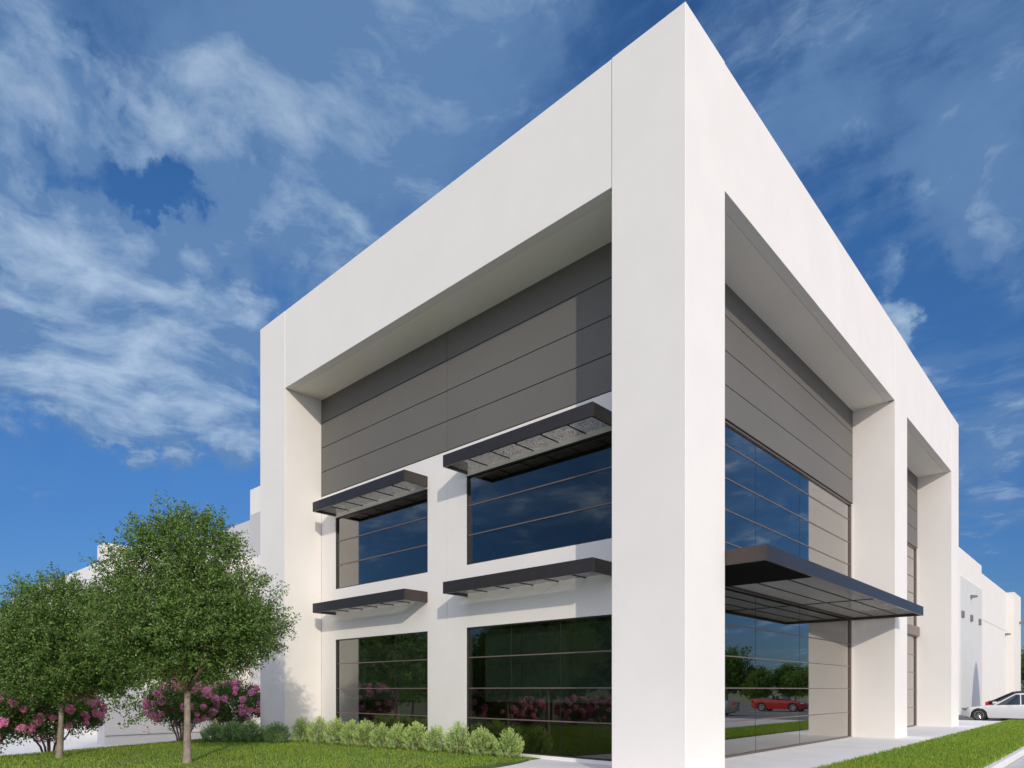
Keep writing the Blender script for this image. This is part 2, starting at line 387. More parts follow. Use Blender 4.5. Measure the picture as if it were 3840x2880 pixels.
# grey cladding boards with open grooves
def cladding(plane, a, b_, zs, joints, name='cladding'):
    mb = MB(); edges = [a]+joints+[b_]
    for z0, z1 in zip(zs[:-1], zs[1:]):
        for e0, e1 in zip(edges[:-1], edges[1:]):
            e0_ = e0+(.010 if e0 != a else 0); e1_ = e1-(.010 if e1 != b_ else 0)
            if plane == 'y': mb.box(e0_, e1_, W-.012, W+.1, z0+.010, z1-.010)
            else: mb.box(-W-.1, -W+.012, e0_, e1_, z0+.010, z1-.010)
    part(mb, name, 'cladding', bevel=.004)
    mb = MB()
    if plane == 'y': mb.box(a, b_, W+.03, T, zs[0]+.012, zs[-1])
    else: mb.box(-T, -W-.03, a, b_, zs[0]+.012, zs[-1])
    part(mb, 'cladding_groove', 'groove', bevel=0)
ZS = [7.93, 8.72, 9.52, 10.33, 11.15]
cladding('y', -13.826, -1.55, ZS, [-7.64])
cladding('x', 1.55, 14.038, ZS, [])
cladding('x', 15.652, 23.488, [7.88, 8.68, 9.48, 10.29, 11.1], [])
# windows: dark frame > pane, mullion
def window_y(x0, x1, z0, z1, mulls, seams):
    fr = MB(); y0, y1 = W+.015, W+.12; t = .028
    fr.box(x0, x1, y0, y1, z0, z0+t).box(x0, x1, y0, y1, z1-t, z1).box(x0, x0+t, y0, y1, z0+t, z1-t).box(x1-t, x1, y0, y1, z0+t, z1-t)
    o = fr.build('window', M['frame'], bld)
    pn = B(x0+t, x1-t, W+.07, W+.085, z0+t, z1-t).build('pane', M['glass'], o)
    mu = MB()
    for z in mulls: mu.box(x0+t, x1-t, W+.050, W+.069, z-.014, z+.014)
    mu.build('mullion', M['mullion'], o)
    for x in seams: B(x-.003, x+.003, W+.060, W+.068, z0+t, z1-t).build('glass_seam', M['seam'], o)
def window_x(a, b_, z0, z1, mulls, seams):
    fr = MB(); x1, x0 = -W-.015, -W-.12; t = .028
    fr.box(x0, x1, a, b_, z0, z0+t).box(x0, x1, a, b_, z1-t, z1).box(x0, x1, a, a+t, z0+t, z1-t).box(x0, x1, b_-t, b_, z0+t, z1-t)
    o = fr.build('window', M['mullion'], bld)
    B(-W-.085, -W-.07, a+t, b_-t, z0+t, z1-t).build('pane', M['glass'], o)
    mu = MB()
    for z in mulls: mu.box(-W-.069, -W-.056, a+t, b_-t, z-.014, z+.014)
    mu.build('mullion', M['mullion'], o)
    for y in seams: B(-W-.068, -W-.064, y-.002, y+.002, z0+t, z1-t).build('glass_seam', M['seam'], o)
UP = [5.58, 6.34]; LO = [.88, 1.64, 2.43]
for (a, b_) in XW:
    n = 3; ss = [a+(b_-a)*k/n for k in range(1, n)]
    window_y(a, b_, 4.81, 7.10, UP, []); window_y(a, b_, .08, 3.2, LO, ss)
window_x(1.56, 14.0, .008, 7.9, [.84, 1.64, 2.4, 3.16, 4.12, 5.08, 5.85, 6.6, 7.38], [6.2, 9.3])
window_x(15.66, 23.45, .008, 3.96, [.83, 1.62, 2.37, 3.14], [])
window_x(15.66, 23.45, 4.38, 7.86, [5.08, 5.84, 6.57, 7.36], [])
part(B(-W-.1, -W+.10, 15.655, 23.46, 3.965, 4.375), 'spandrel_band', 'mullion')
part(B(-T, -W, 14.0, 14.039, -.3, 7.92), 'side_wall', 'white', bevel=0)
part(B(-T, -W-.002, 23.46, 23.489, -.3, 7.87), 'side_wall', 'white', bevel=0)
# rooms behind the glass
part(MB().box(-15.2, -1.6, RD+.25, 24.8, -.2, .04).box(-15.2, -1.75, RD+.25, 24.8, 3.6, 4.4).box(-15.2, -1.75, RD+.25, 24.8, 7.5, 7.8)
     .box(-15.2, -7.0, 7.0, 7.2, .05, 7.4).box(-7.2, -7.0, 7.21, 24.8, .05, 7.4).box(-15.40, -15.22, RD+.1, 24.8, -1.7, H-1).box(-15.2, -1.6, 24.85, 25.0, -.2, H-1.2), 'interior', 'interior', bevel=0)
for a, b_ in ((-12.9, -10.85), (-10.83, -8.55), (-6.55, -5.3), (-5.28, -3.75), (-3.73, -2.4)): part(B(a, b_, W+.34, W+.36, 1.30, 3.12), 'window_blind', 'blind', bevel=0)
# canopies: bronze frame > perforated mesh, cross bars
def canopy_y(x0, x1, z0, z1):
    y0 = .5; t = .05; fr = MB()
    fr.box(x0, x1, y0, y0+t, z0, z1).box(x0, x0+t, y0+t, W, z0, z1).box(x1-t, x1, y0+t, W, z0, z1)
    o = fr.build('canopy', M['bronze'], bld, bevel=0)
    n = max(4, round((x1-x0)/.78))
    for k in range(1, n): x = x0+(x1-x0)*k/n; B(x-.008, x+.008, y0+t, W-.005, z0+.045, z0+.07).build('cross_bar', M['frame'], o)
    B(x0+t, x1-t, y0+t+.002, W-.004, z0+.075, z0+.078).build('perforated_sheet', M['mesh'], o)
for z0, z1 in ((7.14, 7.43), (3.99, 4.28)):
    canopy_y(-13.02, -8.44, z0, z1); canopy_y(-6.9, -2.33, z0, z1)
def canopy_right():
    a, b_ = 1.545, 14.036; x1 = .8; x0 = -W+.002; z0, z1 = 3.965, 4.25; t = .05; fr = MB()
    fr.box(x1-t, x1, a, b_, z0, z1).box(x0, x1-t, a, a+t, z0, z1).box(x0, x1-t, b_-t, b_, z0, z1).box(x0, x0+.04, a+t, b_-t, z0+.02, z1-.02)
    o = fr.build('canopy', M['bronze'], bld, bevel=0)
    
    for x in (-.62, .08): B(x-.01, x+.01, a+t, b_-t, z0+.061, z0+.085).build('cross_bar', M['frame'], o)
    B(x0+.04, x1-t, 9.2, 9.22, z0+.061, z0+.084).build('cross_bar', M['frame'], o)
    B(x0+.041, x1-t-.001, 4.33, b_-t-.001, z0+.09, z0+.093).build('perforated_sheet', M['mesh'], o)
    B(x0+.041, x1-t-.001, a+t+.001, 4.32, z0+.04, z0+.06).build('deck_panel', M['deck'], o)
canopy_right()

# ------------------------------------------------------------------ warehouse behind, right side
wh = empty('warehouse', (-3, 25, 0))
tag(wh, 'long low white warehouse wall beyond the office block on the right, with a stepped roofline', 'building')
def wpart(mb, name, m, root, bevel=.006):
    return mb.build(name, M[m], root, bevel=bevel, off=tuple(root.location))
wpart(B(-40, -3, 25.1, 53.7, -1.8, 11.45), 'wall', 'white', wh)
wpart(B(-40, -3.004, 53.71, 68.85, -1.8, 10.88), 'wall', 'white', wh)
wpart(B(-40, -2.45, 68.86, 74.0, -1.8, 10.95), 'wall', 'white', wh)
wpart(MB().box(-3.0, -2.94, 44.5, 53.5, -.2, 9.5), 'grey_panel', 'offwhite', wh)
for y0 in (44.6, 48.1, 51.8): wpart(MB().box(-2.94, -2.86, y0, y0+.85, 6.66, 7.1), 'louvre', 'louvre', wh, bevel=0)
wpart(B(-3.002, -2.99, 53.9, 68.8, 7.18, 7.21), 'wall_joint', 'band', wh, bevel=0)
wpart(B(-3.2, -2.90, 53.6, 53.66, 7.6, 7.63), 'wall_bracket', 'white', wh, bevel=0)
def wall_lamp(x, y, z, label):
    o = empty('wall_lamp', (x, y, z)); tag(o, label, 'lamp', 'lamps on the warehouse wall')
    MB().box(0.002, .08, -.14, .14, -.10, .10).build('back_plate', M['lampmetal'], o)
    raw('lamp_hood', [(.08, -.2, .12), (.08, .2, .12), (.42, -.18, .04), (.42, .18, .04), (.08, -.2, -.10), (.08, .2, -.10), (.36, -.18, -.05), (.36, .18, -.05)],
        [(0, 1, 3, 2), (4, 6, 7, 5), (0, 2, 6, 4), (1, 5, 7, 3), (2, 3, 7, 6), (0, 4, 5, 1)], M['lampmetal'], o)
wall_lamp(-2.94, 48.4, 8.45, 'small grey wall lamp above the three louvres on the warehouse')
wall_lamp(-3.0, 67.6, 6.85, 'small grey wall lamp on the far plain stretch of warehouse wall')
wall_lamp(-2.45, 72.8, 8.3, 'small grey wall lamp on the last projecting bay of the warehouse')

# warehouse parts seen on the left behind the trees
wg = empty('warehouse_wing', (-20, 8, -1.6))
tag(wg, 'white warehouse wing with a grey band along its top, behind the trees on the left', 'building')
wpart(B(-32.8, -15.47, 8.0, 24, -1.8, 13.5), 'wall', 'white', wg)
wpart(B(-75, -32.81, 11, 24.05, -1.8, 13.35), 'wall', 'white', wg)
wpart(MB().box(-74, -32.82, 10.97, 11, 11.1, 13.34), 'grey_band', 'band', wg)
wpart(MB().box(-32.79, -15.5, 7.98, 8.0, 9.5, 12.0), 'grey_band', 'band', wg)
wd = empty('dock_wing', (-37.6, 1.65, -1.6))
tag(wd, 'lower white block at far left with a raised corner, partly hidden by tree crowns', 'building')
wpart(B(-38.9, -37.6, 1.65, 24, -1.8, 10.06), 'wall', 'white', wd)
wpart(B(-75, -38.91, 4.0, 24, -1.8, 10.55), 'wall', 'white', wd)
wpart(B(-37.6, -37.57, 1.7, 10.9, -1.09, -1.05), 'base_joint', 'joint', wd, bevel=0)

# ------------------------------------------------------------------ plants
def leaf_quads(pts, size, m, name, parent, flat=.0):
    vs, fs = [], []
    for p in pts:
        u = Vector((random.gauss(0, 1), random.gauss(0, 1), random.gauss(0, 1)*(1-flat))).normalized()
        w_ = u.cross(Vector((random.gauss(0, 1), random.gauss(0, 1), random.gauss(0, 1)))).normalized()
        s = size*random.uniform(.6, 1.25); k = len(vs)
        a = u*s; b_ = w_*s*.42
        vs += [tuple(p-a), tuple(p+b_), tuple(p+a), tuple(p-b_)]; fs.append((k, k+1, k+2, k+3))
    return raw(name, vs, fs, m, parent)
def crown_points(lobes, ntwig, nleaf, twig_len, spread, inner=.35, thr=-.18):
    """twigs growing out of overlapping lobes; returns twig lines and leaf positions (uneven outline, gaps between twigs)"""
    tw, pts = [], []; tot = sum(l[3]**2*1. for l in lobes)
    for (cx, cy, cz, r, sq) in lobes:
        for _ in range(int(ntwig*r**2/tot)):
            d = Vector((random.gauss(0, 1), random.gauss(0, 1), random.gauss(0, 1))).normalized()
            rr = r*(inner+(1-inner)*random.random()**.55)
            p = Vector((cx, cy, cz))+Vector((d.x*rr, d.y*rr, d.z*rr*sq))
            if noise.noise(p*1.1+Vector((cx, 0, 3)))*.9+random.uniform(-.3, .5) < thr: continue
            dr = (d+Vector((random.gauss(0, .4), random.gauss(0, .4), random.gauss(.25, .35)))).normalized()
            L = twig_len*random.uniform(.5, 1.25)
            tw.append((p, p+dr*L))
            for k in range(nleaf):
                t = random.random(); pts.append(p+dr*L*t+Vector([random.gauss(0, spread*(1-.5*t)) for _ in range(3)]))
    return tw, pts
def limbs(mb, base, targets, r0):
    for tg in targets:
        tg = Vector(tg); b0 = Vector(base); mid = b0.lerp(tg, .5)+Vector((random.gauss(0, .08), random.gauss(0, .08), -.06*(tg-b0).length))
        mb.tube([b0, b0.lerp(mid, .5)+Vector((0, 0, -.02)), mid, mid.lerp(tg, .5), tg], [r0, r0*.8, r0*.6, r0*.4, r0*.15], 6)
def shade_tree(name, loc, lobes, trunk_h, r, label, ntwig, nleaf, size, seed, rad=.075):
    random.seed(seed)
    o = empty(name, loc); tag(o, label, 'tree', 'round crowned lawn trees')
    tr = MB(); lean = (random.uniform(-.03, .03), random.uniform(-.03, .03))
    pts = [(0, 0, -.1), (0, 0, .06), (lean[0]*.3, lean[1]*.3, .35), (lean[0], lean[1], trunk_h*.7), (lean[0], lean[1], trunk_h)]
    tr.tube(pts, [rad*1.9, rad*1.35, rad*1.05, rad*.85, rad*.8], 12)
    top = (lean[0], lean[1], trunk_h-.03); tg = []
    for k in range(11):
        a = k*2.4; rr = r*random.uniform(.35, .7); tg.append((lean[0]+math.cos(a)*rr, lean[1]+math.sin(a)*rr, trunk_h+random.uniform(.35, 1.6)*r*.8))
    tg.append((0, 0, trunk_h+1.8*r))
    tr.build('trunk', M['bark'], o, smooth=True)
    br = MB(); limbs(br, top, tg, rad*.5); br.build('branches', M['barkdk'], o, smooth=True)
    tw, lp = crown_points(lobes, ntwig, nleaf, .42, .062)
    tm = MB()
    for a, b_ in tw[::5]: tm.tube([a, b_], [.006, .002], 3, cap=False)
    tm.build('twigs', M['barkdk'], o)
    leaf_quads(lp, size, M['leaf'], 'crown', o)
    return o
# camera-right axis, used only to describe which way the crowns of these trees lean (they lean along the facade)
ax = Vector((.733, .680, 0)); ay = Vector((-.680, .733, 0))
def L(u, w_, z, r, sq=.85): p = ax*u+ay*w_; return (p.x, p.y, z, r, sq)
shade_tree('shade_tree', (-9.3, -4.7, .0), [L(-.15, 0, 3.75, 1.45, 1.05), L(-.1, .1, 4.65, .95, .85), L(.4, -.2, 4.55, .75, .8), L(.85, 0, 3.25, 1.2, .75), L(-.95, .2, 3.1, 1.1, .85), L(.0, -.5, 2.75, 1.35, .62), L(.2, .8, 2.9, 1.3, .7), L(1.3, .1, 2.9, .75, .7), L(-.2, 0, 3.2, 1.5, .9)],
           1.58, 1.5, 'taller round crowned green tree with a pale slim trunk on the lawn before the building', 5400, 34, .033, 11)
shade_tree('shade_tree', (-12.7, -6.26, .0), [L(.1, 0, 2.95, 1.15, 1.0), L(-.1, .1, 3.45, .85, .8), L(-.8, 0, 2.6, .95, .8), L(.85, .0, 2.55, .85, .8), L(0, -.4, 2.15, 1.1, .6), L(-.9, .1, 2.2, .8, .6), L(.7, .2, 2.0, .75, .55)],
           1.35, 1.15, 'shorter round crowned green tree at the left edge of the photo', 4600, 34, .033, 23, rad=.06)

def myrtle(loc, w_, h, z0, label, seed, nb=42, nl=150, leaf=.042):
    random.seed(seed)
    o = empty('flowering_shrub', loc); tag(o, label, 'shrub', 'pink flowering shrubs along the lawn edge')
    st = MB(); tips = []
    for k in range(6):
        a = k*1.05+random.uniform(-.2, .2); rr = w_*.28*random.uniform(.5, 1)
        t = Vector((math.cos(a)*rr, math.sin(a)*rr, z0+(h-z0)*.55)); tips.append(t)
        st.tube([(math.cos(a)*.06, math.sin(a)*.06, -.25), (math.cos(a)*rr*.35, math.sin(a)*rr*.35, z0*.5), (math.cos(a)*rr*.75, math.sin(a)*rr*.75, z0+.1), t], [.034, .028, .022, .01], 6)
    st.build('stems', M['barkdk'], o, smooth=True)
    rx = w_/2; rz = (h-z0)/2; zc = (h+z0)/2; pts, bl_, pet = [], [], []
    for k in range(nl):
        d = Vector((random.gauss(0, 1), random.gauss(0, 1), random.gauss(0, 1))).normalized(); s = .35+.65*random.random()**.5
        lump = 1+.18*noise.noise(d*2.3+Vector((seed, 0, 0)))
        c = Vector((d.x*rx*s*lump, d.y*rx*s*lump, zc+d.z*rz*s*lump))
        for _ in range(48): pts.append(c+Vector([random.gauss(0, .095) for _ in range(3)]))
    leaf_quads(pts, leaf, M['leaf_dk'], 'foliage', o)
    for k in range(nb):
        d = Vector((random.gauss(0, 1), random.gauss(0, 1), random.gauss(.25, .8))).normalized()
        c = Vector((d.x*rx*1.0, d.y*rx*1.0, zc+d.z*rz*1.0)); r = random.uniform(.07, .16)
        for _ in range(150):
            e = Vector((random.gauss(0, 1), random.gauss(0, 1), random.gauss(0, 1))).normalized()
            pet.append(c+e*r*random.uniform(.6, 1))
    leaf_quads(pet, .036, M['petal'], 'blossom', o)
    return o
myrtle((-15.25, -5.9, -.12), 2.5, 1.75, .45, 'pink flowering shrub with bare splayed stems behind the shorter tree', 31, 60, 230)
myrtle((-16.3, -2.15, -.25), 2.0, 2.05, .75, 'pink flowering shrub directly behind the taller tree trunk', 32, 58, 210)
myrtle((-16.6, -.35, -.3), 2.1, 2.15, .7, 'pink flowering shrub beside the left end of the office block', 33, 58, 220)
myrtle((-14.35, -7.5, -.0), 2.2, 1.55, .25, 'dark leaved pink flowering shrub cut by the left edge of the photo', 34, 40, 200)
for k, (x, y, s, lab) in enumerate(((-14.6, -9.6, 0, 'nearest pink flowering shrub mirrored low in the big ground floor window'), (-15.6, -8.9, 1, 'second pink flowering shrub mirrored low in the ground floor window'),
                                   (-13.2, -11.3, 2, 'third pink flowering shrub seen only as a reflection in the glass'), (-12.2, -12.2, 3, 'rightmost pink flowering shrub mirrored in the ground floor window'))):
    myrtle((x, y, -.1), 1.7, 1.35, .2, lab, 40+s, 60, 110, .04)

# low clipped shrubs: upright sprigs packed in a dome
def shrub_proto(seed, mats, h=.78, r=.37, plumes=170):
    random.seed(seed); vs, fs, mi = [], [], []
    def quad(p, u, w_, m_):
        k = len(vs); vs.extend([tuple(p), tuple(p+w_+u*.45), tuple(p+u), tuple(p-w_+u*.45)]); fs.append((k, k+1, k+2, k+3)); mi.append(m_)
    rv = lambda q: Vector((random.gauss(0, q), random.gauss(0, q), random.gauss(0, q)))
    n = 0
    while n < plumes:
        d = rv(1).normalized()
        if d.z < -.72: continue
        n += 1
        taper = 1-.30*max(0, d.z)
        tip = Vector((d.x*r*taper, d.y*r*taper, h*.47+d.z*h*.50))*random.uniform(.97, 1.02)
        g = Vector((d.x*.75, d.y*.75, .9)).normalized(); L = min(.20, max(.10, tip.z-.02))
        for i in range(30):
            t = random.random()
            p = tip-g*L*t+rv(.009+.010*t)
            u = (g+rv(.45)).normalized()*random.uniform(.022, .040); w_ = u.cross(rv(1)).normalized()*.008
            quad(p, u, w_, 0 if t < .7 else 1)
    for k in range(1500):   # older leaves inside, coloured darker still in place of self-shadow
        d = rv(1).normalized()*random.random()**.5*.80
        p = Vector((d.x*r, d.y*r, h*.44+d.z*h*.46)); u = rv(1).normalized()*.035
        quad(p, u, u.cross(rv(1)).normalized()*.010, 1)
    st = MB()
    for k in range(7):
        a = k*.9; st.tube([(0, 0, -.02), (math.cos(a)*r*.4, math.sin(a)*r*.4, h*.5)], [.012, .005], 5)
    me = bpy.data.meshes.new('foliage'); me.from_pydata(vs, [], fs)
    for q in mats: me.materials.append(q)
    me.polygons.foreach_set('material_index', mi)
    ms = bpy.data.meshes.new('stems'); ms.from_pydata(st.v, [], st.f); ms.materials.append(M['barkdk'])
    return me, ms
pr = [shrub_proto(51, [M['shrub'], M['shrub_in']]), shrub_proto(52, [M['shrub'], M['shrub_in']])]
prd = shrub_proto(53, [M['shrub_shaded'], M['shrub_shaded_in']], .70, .40, 200)
def place_shrub(x, y, z, s, meshes, rz, label, group, sx=1.):
    o = empty('low_shrub', (x, y, z), rz); o.scale = (s*sx, s*sx, s); tag(o, label, 'shrub', group)
    for me, nm in zip(meshes, ('foliage', 'stems')): link(bpy.data.objects.new(nm, me), o)
LS = [(-12.69, -.04), (-11.89, .06), (-11.1, .15), (-10.45, .23), (-9.9, .3), (-9.28, .38), (-8.63, .46), (-7.99, .53), (-7.31, .62), (-6.54, .71), (-5.82, .8), (-4.97, .86)]
ORD = ['leftmost', 'second from left', 'third from left', 'fourth from left', 'fifth from left', 'sixth from left', 'sixth from right', 'fifth from right', 'fourth from right', 'third from right', 'second from right', 'rightmost']
random.seed(5); rs = [(random.uniform(0, 6), random.uniform(.90, 1.08)) for _ in range(20)]
for k, (x, y) in enumerate(LS):
    y2 = min(y, .84)
    place_shrub(x, y2, .01, rs[k][1]*1.0, pr[k % 2], rs[k][0], 'pale green rounded shrub, %s in the row of twelve below the windows' % ORD[k], 'pale rounded shrubs below the windows', 1.0+.01*(k-6))
for k, (x, y, s, lab) in enumerate(((-12.98, -.72, .98, 'shade-coloured green shrub at the foot of the left pillar, standing apart'), (-13.84, -1.05, 1.05, 'shade-coloured feathery green shrub, right of the clump of three left of the pillar'),
                              (-14.35, -1.4, 1.0, 'shade-coloured feathery green shrub in the middle of the clump of three'), (-14.85, -1.75, .95, 'shade-coloured feathery green shrub, left end of the clump of three near the taller tree'))):
    place_shrub(x, y, .0, s, prd, k*1.7, lab, 'shade-coloured shrubs at the end of the row', 1.05)

# trees across the car park and across the lawn, also mirrored in the glass
def far_tree_mesh(seed, h, r, n, nl=12, l0=.09, l1=.17, sp=.18):
    random.seed(seed); lobes = []
    for k in range(8):
        a = k*2.4; q = .5*r*random.random(); z = h*random.uniform(.42, .8)
        lobes.append((math.cos(a)*q, math.sin(a)*q, z, r*random.uniform(.45, .7), .85))
    lobes.append((0, 0, h*.55, r*.85, .95))
    tw, pts = crown_points(lobes, n, nl, .55, sp, .3)
    vs, fs = [], []
    for p in pts:
        u = Vector([random.gauss(0, 1) for _ in range(3)]).normalized(); w_ = u.cross(Vector([random.gauss(0, 1) for _ in range(3)])).normalized()
        s = random.uniform(l0, l1); k = len(vs); vs += [tuple(p-u*s), tuple(p+w_*s*.5), tuple(p+u*s), tuple(p-w_*s*.5)]; fs.append((k, k+1, k+2, k+3))
    me = bpy.data.meshes.new('crown'); me.from_pydata(vs, [], fs); me.materials.append(M['leaf_far'])
    t = MB().tube([(0, 0, -.3), (0, 0, .3), (0.1, 0, h*.3), (0, .1, h*.6)], [.22, .16, .13, .05], 8)
    mt = bpy.data.meshes.new('trunk'); mt.from_pydata(t.v, [], t.f); mt.materials.append(M['bark'])
    return me, mt
FT = [far_tree_mesh(61, 6.5, 2.6, 1300), far_tree_mesh(62, 8.5, 3.4, 1500), far_tree_mesh(63, 5.5, 2.4, 1100), far_tree_mesh(64, 5.5, 2.2, 1500, 24, .035, .07, .1)]
def far_tree(x, y, z, k, s, rz, label, group):
    o = empty('background_tree', (x, y, z), rz); o.scale = (s, s, s); tag(o, label, 'tree', group)
    for me, nm in zip(FT[k], ('crown', 'trunk')): link(bpy.data.objects.new(nm, me), o)
random.seed(77)
NTH = 'first second third fourth fifth sixth seventh eighth ninth tenth eleventh twelfth thirteenth'.split()
far_tree(-1.4, 79, -.6, 1, .85, 1.0, 'bright green tree past the far end of the warehouse wall', None)
far_tree(2.5, 81, -.6, 0, .8, 2.0, 'green tree standing next to the one past the far end of the warehouse', None)
side = [(6, 80), (10.5, 82), (15, 79), (19, 76), (22, 74), (26, 72), (30.5, 73), (35, 70), (40, 68), (45, 66), (51, 62), (57, 58), (63, 53)]
for i, (x, y) in enumerate(side):
    tall = i == 6
    far_tree(x, y, -.6, 1 if tall else (i % 2)*2, 1.0 if tall else random.uniform(.75, .95), i*1.3, '%s%s green tree counted from the left across the car park, mirrored in glass' % ('tallest, ' if tall else '', NTH[i]), 'trees across the car park')
for i in range(12):
    far_tree(side[i][0]+2.6, side[i][1]+5, -.6, (i % 2)*2, .95, i*1.7, '%s green tree of the back row beyond the car park, mirrored in glass' % NTH[i], 'back row trees beyond the car park')
for i in range(13):
    far_tree(-62+i*4.7+random.uniform(-1, 1), -44+random.uniform(-2.5, 2.5)+(i*.8), -1.7, 1 if i % 2 else 0, random.uniform(1.15, 1.45), i*2.1, '%s dark tree counted from the far end of the row across the lawn' % NTH[i], 'trees across the lawn')
for i, (x, y, s_, lab) in enumerate(((-29.7, -2.4, 1.3, 'green tree on the court edge, left of two hidden behind the lawn trees'), (-30.0, 3.2, 1.35, 'green tree on the court edge, right of two hidden behind the lawn trees'))):
    far_tree(x, y, -1.62, 3, s_, i*2.0+.5, lab, None)
for i, (x, y) in enumerate(((-34, -17), (-40, -20), (-46, -23), (-53, -26), (-60, -31))):
    far_tree(x, y, -1.7, (i+1) % 2, 1.1+.05*i, i*1.1, '%s tree of the nearer group across the court, mirrored in the smaller ground floor window' % NTH[i], 'nearer trees across the court')
# slim evergreen whose shadow falls on the warehouse panel
random.seed(9); ev = empty('columnar_evergreen', (2.85, 46.75, -.12)); tag(ev, 'tall slim evergreen beyond the parked cars, throwing the blue shadow on the grey warehouse panel', 'tree')
pts = []
for _ in range(26000):
    z = .3+6.0*random.random(); t = z/6.3; rr = 1.9*min(1, (max(0, 1-t)*1.5)**.6)*min(1, t*3+.75)*random.random()**.35; a = random.uniform(0, 6.283)
    pts.append(Vector((math.cos(a)*rr, math.sin(a)*rr, z)))
leaf_quads(pts, .09, M['leaf_dk'], 'crown', ev); MB().tube([(0, 0, -.1), (0, 0, 5.2)], [.09, .03], 8).build('trunk', M['bark'], ev)

# ------------------------------------------------------------------ cars
def smooth(t): t = max(0, min(1, t)); return t*t*(3-2*t)
def car(name, loc, rz, paint, label, top=1.42, length=4.7, soft=False, width=1.82, fast=False):
    o = empty(name, loc, rz); tag(o, label, 'car', 'parked cars')
    Lh = length/2; xf, xr = -Lh+.88, Lh-.95; wr = .335; ar = .385; hw = width/2
    def belt(x):                                    # bonnet and boot line; the nose points to -x
        a = [(-Lh, .52), (-Lh+.12, .64), (-Lh+.5, .74), (-Lh+1.35, .85), (-.5, .90), (Lh-1.3, .96), (Lh-.5, .98), (Lh-.12, .93), (Lh, .80)]
        for (x0, z0), (x1, z1) in zip(a[:-1], a[1:]):
            if x <= x1: return z0+(z1-z0)*smooth((x-x0)/(x1-x0))
        return a[-1][1]
    def bot(x):
        z = .20+.10*smooth((abs(x)-Lh+.5)/.5)
        for c in (xf, xr):
            if abs(x-c) < ar: z = max(z, .33+math.sqrt(ar*ar-(x-c)**2))
        return z
    def plan(x): return hw*(1-.34*smooth((abs(x)-Lh+.62)/.62)**1.6)
    N = 84; J = 9; vs, fs = [], []
    xs = [-Lh+length*i/N for i in range(N+1)]
    for x in xs:
        zb, zt, w_ = bot(x), belt(x), plan(x)
        ring = []
        for j in range(J+1):
            s = j/J; z = zb+(zt-.03-zb)*s
            sec = .95+.05*math.sin(min(1, (z-.2)/.55)*math.pi/2) - .045*max(0, (z-.72)/.3)
            ring.append((x, w_*sec, z))
        ring.append((x, w_*.90, zt)); ring.append((x, w_*.55, zt+.022)); ring.append((x, 0, zt+.032))
        full = ring+[(a, -b_, c) for a, b_, c in ring[-2::-1]]
        vs += full
    R = len(full)
    for i in range(N):
        for j in range(R-1): a = i*R+j; fs.append((a, a+R, a+R+1, a+1))
    fs.append(tuple(range(R))); fs.append(tuple(N*R+j for j in range(R))[::-1])
    raw('body', vs, fs, M[paint], o, smooth=True)
    u = MB(); u.box(-Lh+.25, Lh-.25, -hw*.80, hw*.80, .19, .62); u.build('underbody', M['trim'], o)
    if not soft:
        # glasshouse: lofted rings, then roof skin and pillars in body colour
        rings = []; z0 = .86
        for t in (0, .35, .7, 1):
            fx = -Lh+1.45+.95*t**.9; rx_ = Lh-(.12 if fast else .75)-(1.15 if fast else .95)*t**1.15; w_ = hw*(.90-.20*t); rings.append((fx, rx_, w_, z0+(top-.06-z0)*t))
        vs, fs = [], []; K = 28
        def rr(fx, rx_, w_, z):
            cx_, hx = (fx+rx_)/2, (rx_-fx)/2; out_ = []
            for k in range(K):
                a = 2*math.pi*k/K; c_, s_ = math.cos(a), math.sin(a); e = .38
                out_.append((cx_+hx*abs(c_)**e*(1 if c_ >= 0 else -1), w_*abs(s_)**e*(1 if s_ >= 0 else -1), z))
            return out_
        for q in rings: vs += rr(*q)
        for i in range(len(rings)-1):
            for k in range(K): a = i*K+k; b_ = i*K+(k+1) % K; fs.append((a, b_, b_+K, a+K))
        raw('window_glass', vs, fs, M['carglass'], o, smooth=True)
        vs, fs = [], []; fx, rx_, w_, z = rings[-1]
        for q, dz in ((1.012, -.015), (1.0, .012), (.90, .045), (.5, .062)):
            vs += [((x-(fx+rx_)/2)*q+(fx+rx_)/2, y*q, z+dz) for x, y, _ in rr(fx, rx_, w_, z)]
        for i in range(3):
            for k in range(K): a = i*K+k; b_ = i*K+(k+1) % K; fs.append((a, b_, b_+K, a+K))
        fs.append(tuple(3*K+k for k in range(K)))
        raw('roof', vs, fs, M[paint], o, smooth=True)
        pl = MB()
        for sy in (-1, 1):
            f0, f1 = rings[0], rings[-1]
            pl = MB()
            pl.tube([(f0[0]+.06, sy*f0[2]*.93, z0), (f1[0]+.05, sy*f1[2]*.96, f1[3])], [.035, .03], 6)
            pl.tube([(.25, sy*(f0[2]+.003), z0), (.22, sy*(f1[2]+.003), f1[3])], [.03, .025], 6)
            pl.tube([(f0[1]-.10, sy*f0[2]*.94, z0), (f1[1]-.05, sy*f1[2]*.97, f1[3])], [.06, .05], 6)
            pl.build('roof_pillars', M[paint], o)
    else:
        ws = MB(); ws.tube([(-.55, -hw*.75, .98), (-.2, -hw*.68, 1.27), (-.2, hw*.68, 1.27), (-.55, hw*.75, .98)], [.025]*4, 6); ws.build('windscreen_frame', M['trim'], o)
        raw('windscreen', [(-.55, -hw*.74, .98), (-.55, hw*.74, .98), (-.2, hw*.67, 1.26), (-.2, -hw*.67, 1.26)], [(0, 1, 2, 3)], M['carglass'], o)
        for sy in (-.38, .38):
            MB().box(.35, .47, sy-.2, sy+.2, .9, 1.22).build('headrest', M['trim'], o, bevel=.04)
        MB().box(-.5, .9, -hw*.72, hw*.72, .985, 1.015).build('cockpit', M['trim'], o)
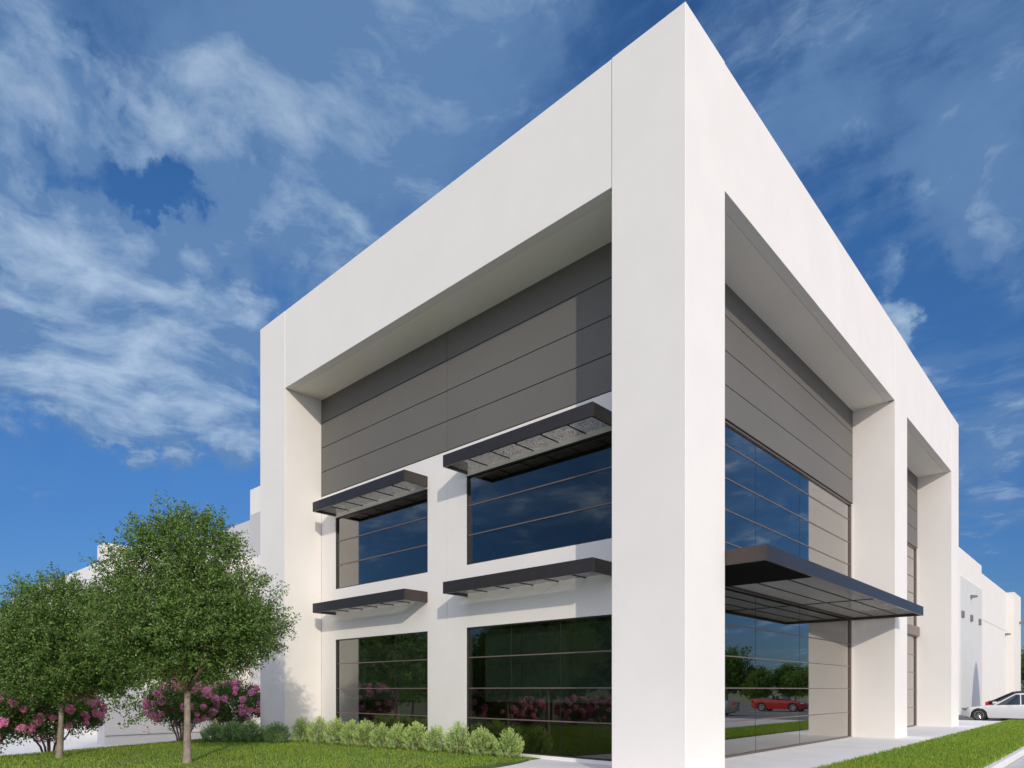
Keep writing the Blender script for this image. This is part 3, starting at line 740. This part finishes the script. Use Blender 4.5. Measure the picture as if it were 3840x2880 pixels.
    for c in (xf, xr):
        for sy in (-1, 1):
            w_ = MB(); cy = sy*(hw-.12)
            def disc(mb, r0, r1, y0, y1, seg=28):
                n = len(mb.v)
                for r, yy in ((r0, y0), (r1, y0), (r1, y1), (r0, y1)):
                    for k in range(seg): a = 2*math.pi*k/seg; mb.v.append((c+math.cos(a)*r, cy+yy*sy, .335+math.sin(a)*r))
                for i in range(4):
                    for k in range(seg): a = n+i*seg+k; b_ = n+i*seg+(k+1) % seg; e = ((i+1) % 4-i)*seg; mb.f.append((a, b_, b_+e, a+e))
            wh_ = MB(); disc(wh_, .225, wr, -.10, .10)
            wo = wh_.build('wheel', M['tyre'], o, smooth=False)
            rm = MB(); disc(rm, .195, .226, -.08, .085); disc(rm, .001, .05, .04, .075)
            for k in range(10):
                a = 2*math.pi*k/10; ca, sa = math.cos(a), math.sin(a)
                rm.tube([(c+ca*.04, cy+sy*.07, .335+sa*.04), (c+ca*.2, cy+sy*.075, .335+sa*.2)], [.017, .012], 5)
            rm.build('rim', M['rim'], wo)
    for sy in (-1, 1):
        MB().box(-Lh+.06, -Lh+.5, sy*hw*.80-.09, sy*hw*.80+.09, .60, .73).build('headlight', M['headlamp'], o, bevel=.04)
        MB().box(Lh-.20, Lh-.008, sy*hw*.68-.15, sy*hw*.68+.15, .72, .90).build('tail_light', M['taillamp'], o, bevel=.03)
        MB().box(-.95, -.74, sy*(hw+.09)-.09, sy*(hw+.09)+.05, .96, 1.08).build('wing_mirror', M[paint], o, bevel=.04)
        MB().box(-.28, -.10, sy*(hw*.985)-.012, sy*(hw*.985)+.012, .84, .865).build('door_handle', M[paint], o)
    MB().box(-Lh-.012, -Lh+.06, -hw*.45, hw*.45, .32, .56).build('grille', M['trim'], o, bevel=.02)
    return o
Z = -.122
car('parked_car', (1.14, 34.6, Z), 0, 'carwhite', 'white saloon car parked nose first, cut by the right edge of the photo', 1.54, 4.9)
bc = car('parked_car', (1.82, 37.3, Z), math.pi, 'carblack', 'black hatchback parked behind the white one with its red tail light showing', 1.45, 4.7, fast=True)
bc.scale = (1, 1, 1.14)
car('parked_convertible', (12.1, 43.2, Z), 0, 'carred', 'red open topped car seen mirrored in the tall side window', 1.3, 4.3, soft=True)
car('parked_car', (12.9, 31.6, Z), math.pi*.93, 'carsilver', 'silver saloon car mirrored at the left edge of the tall side window', 1.45, 4.5)
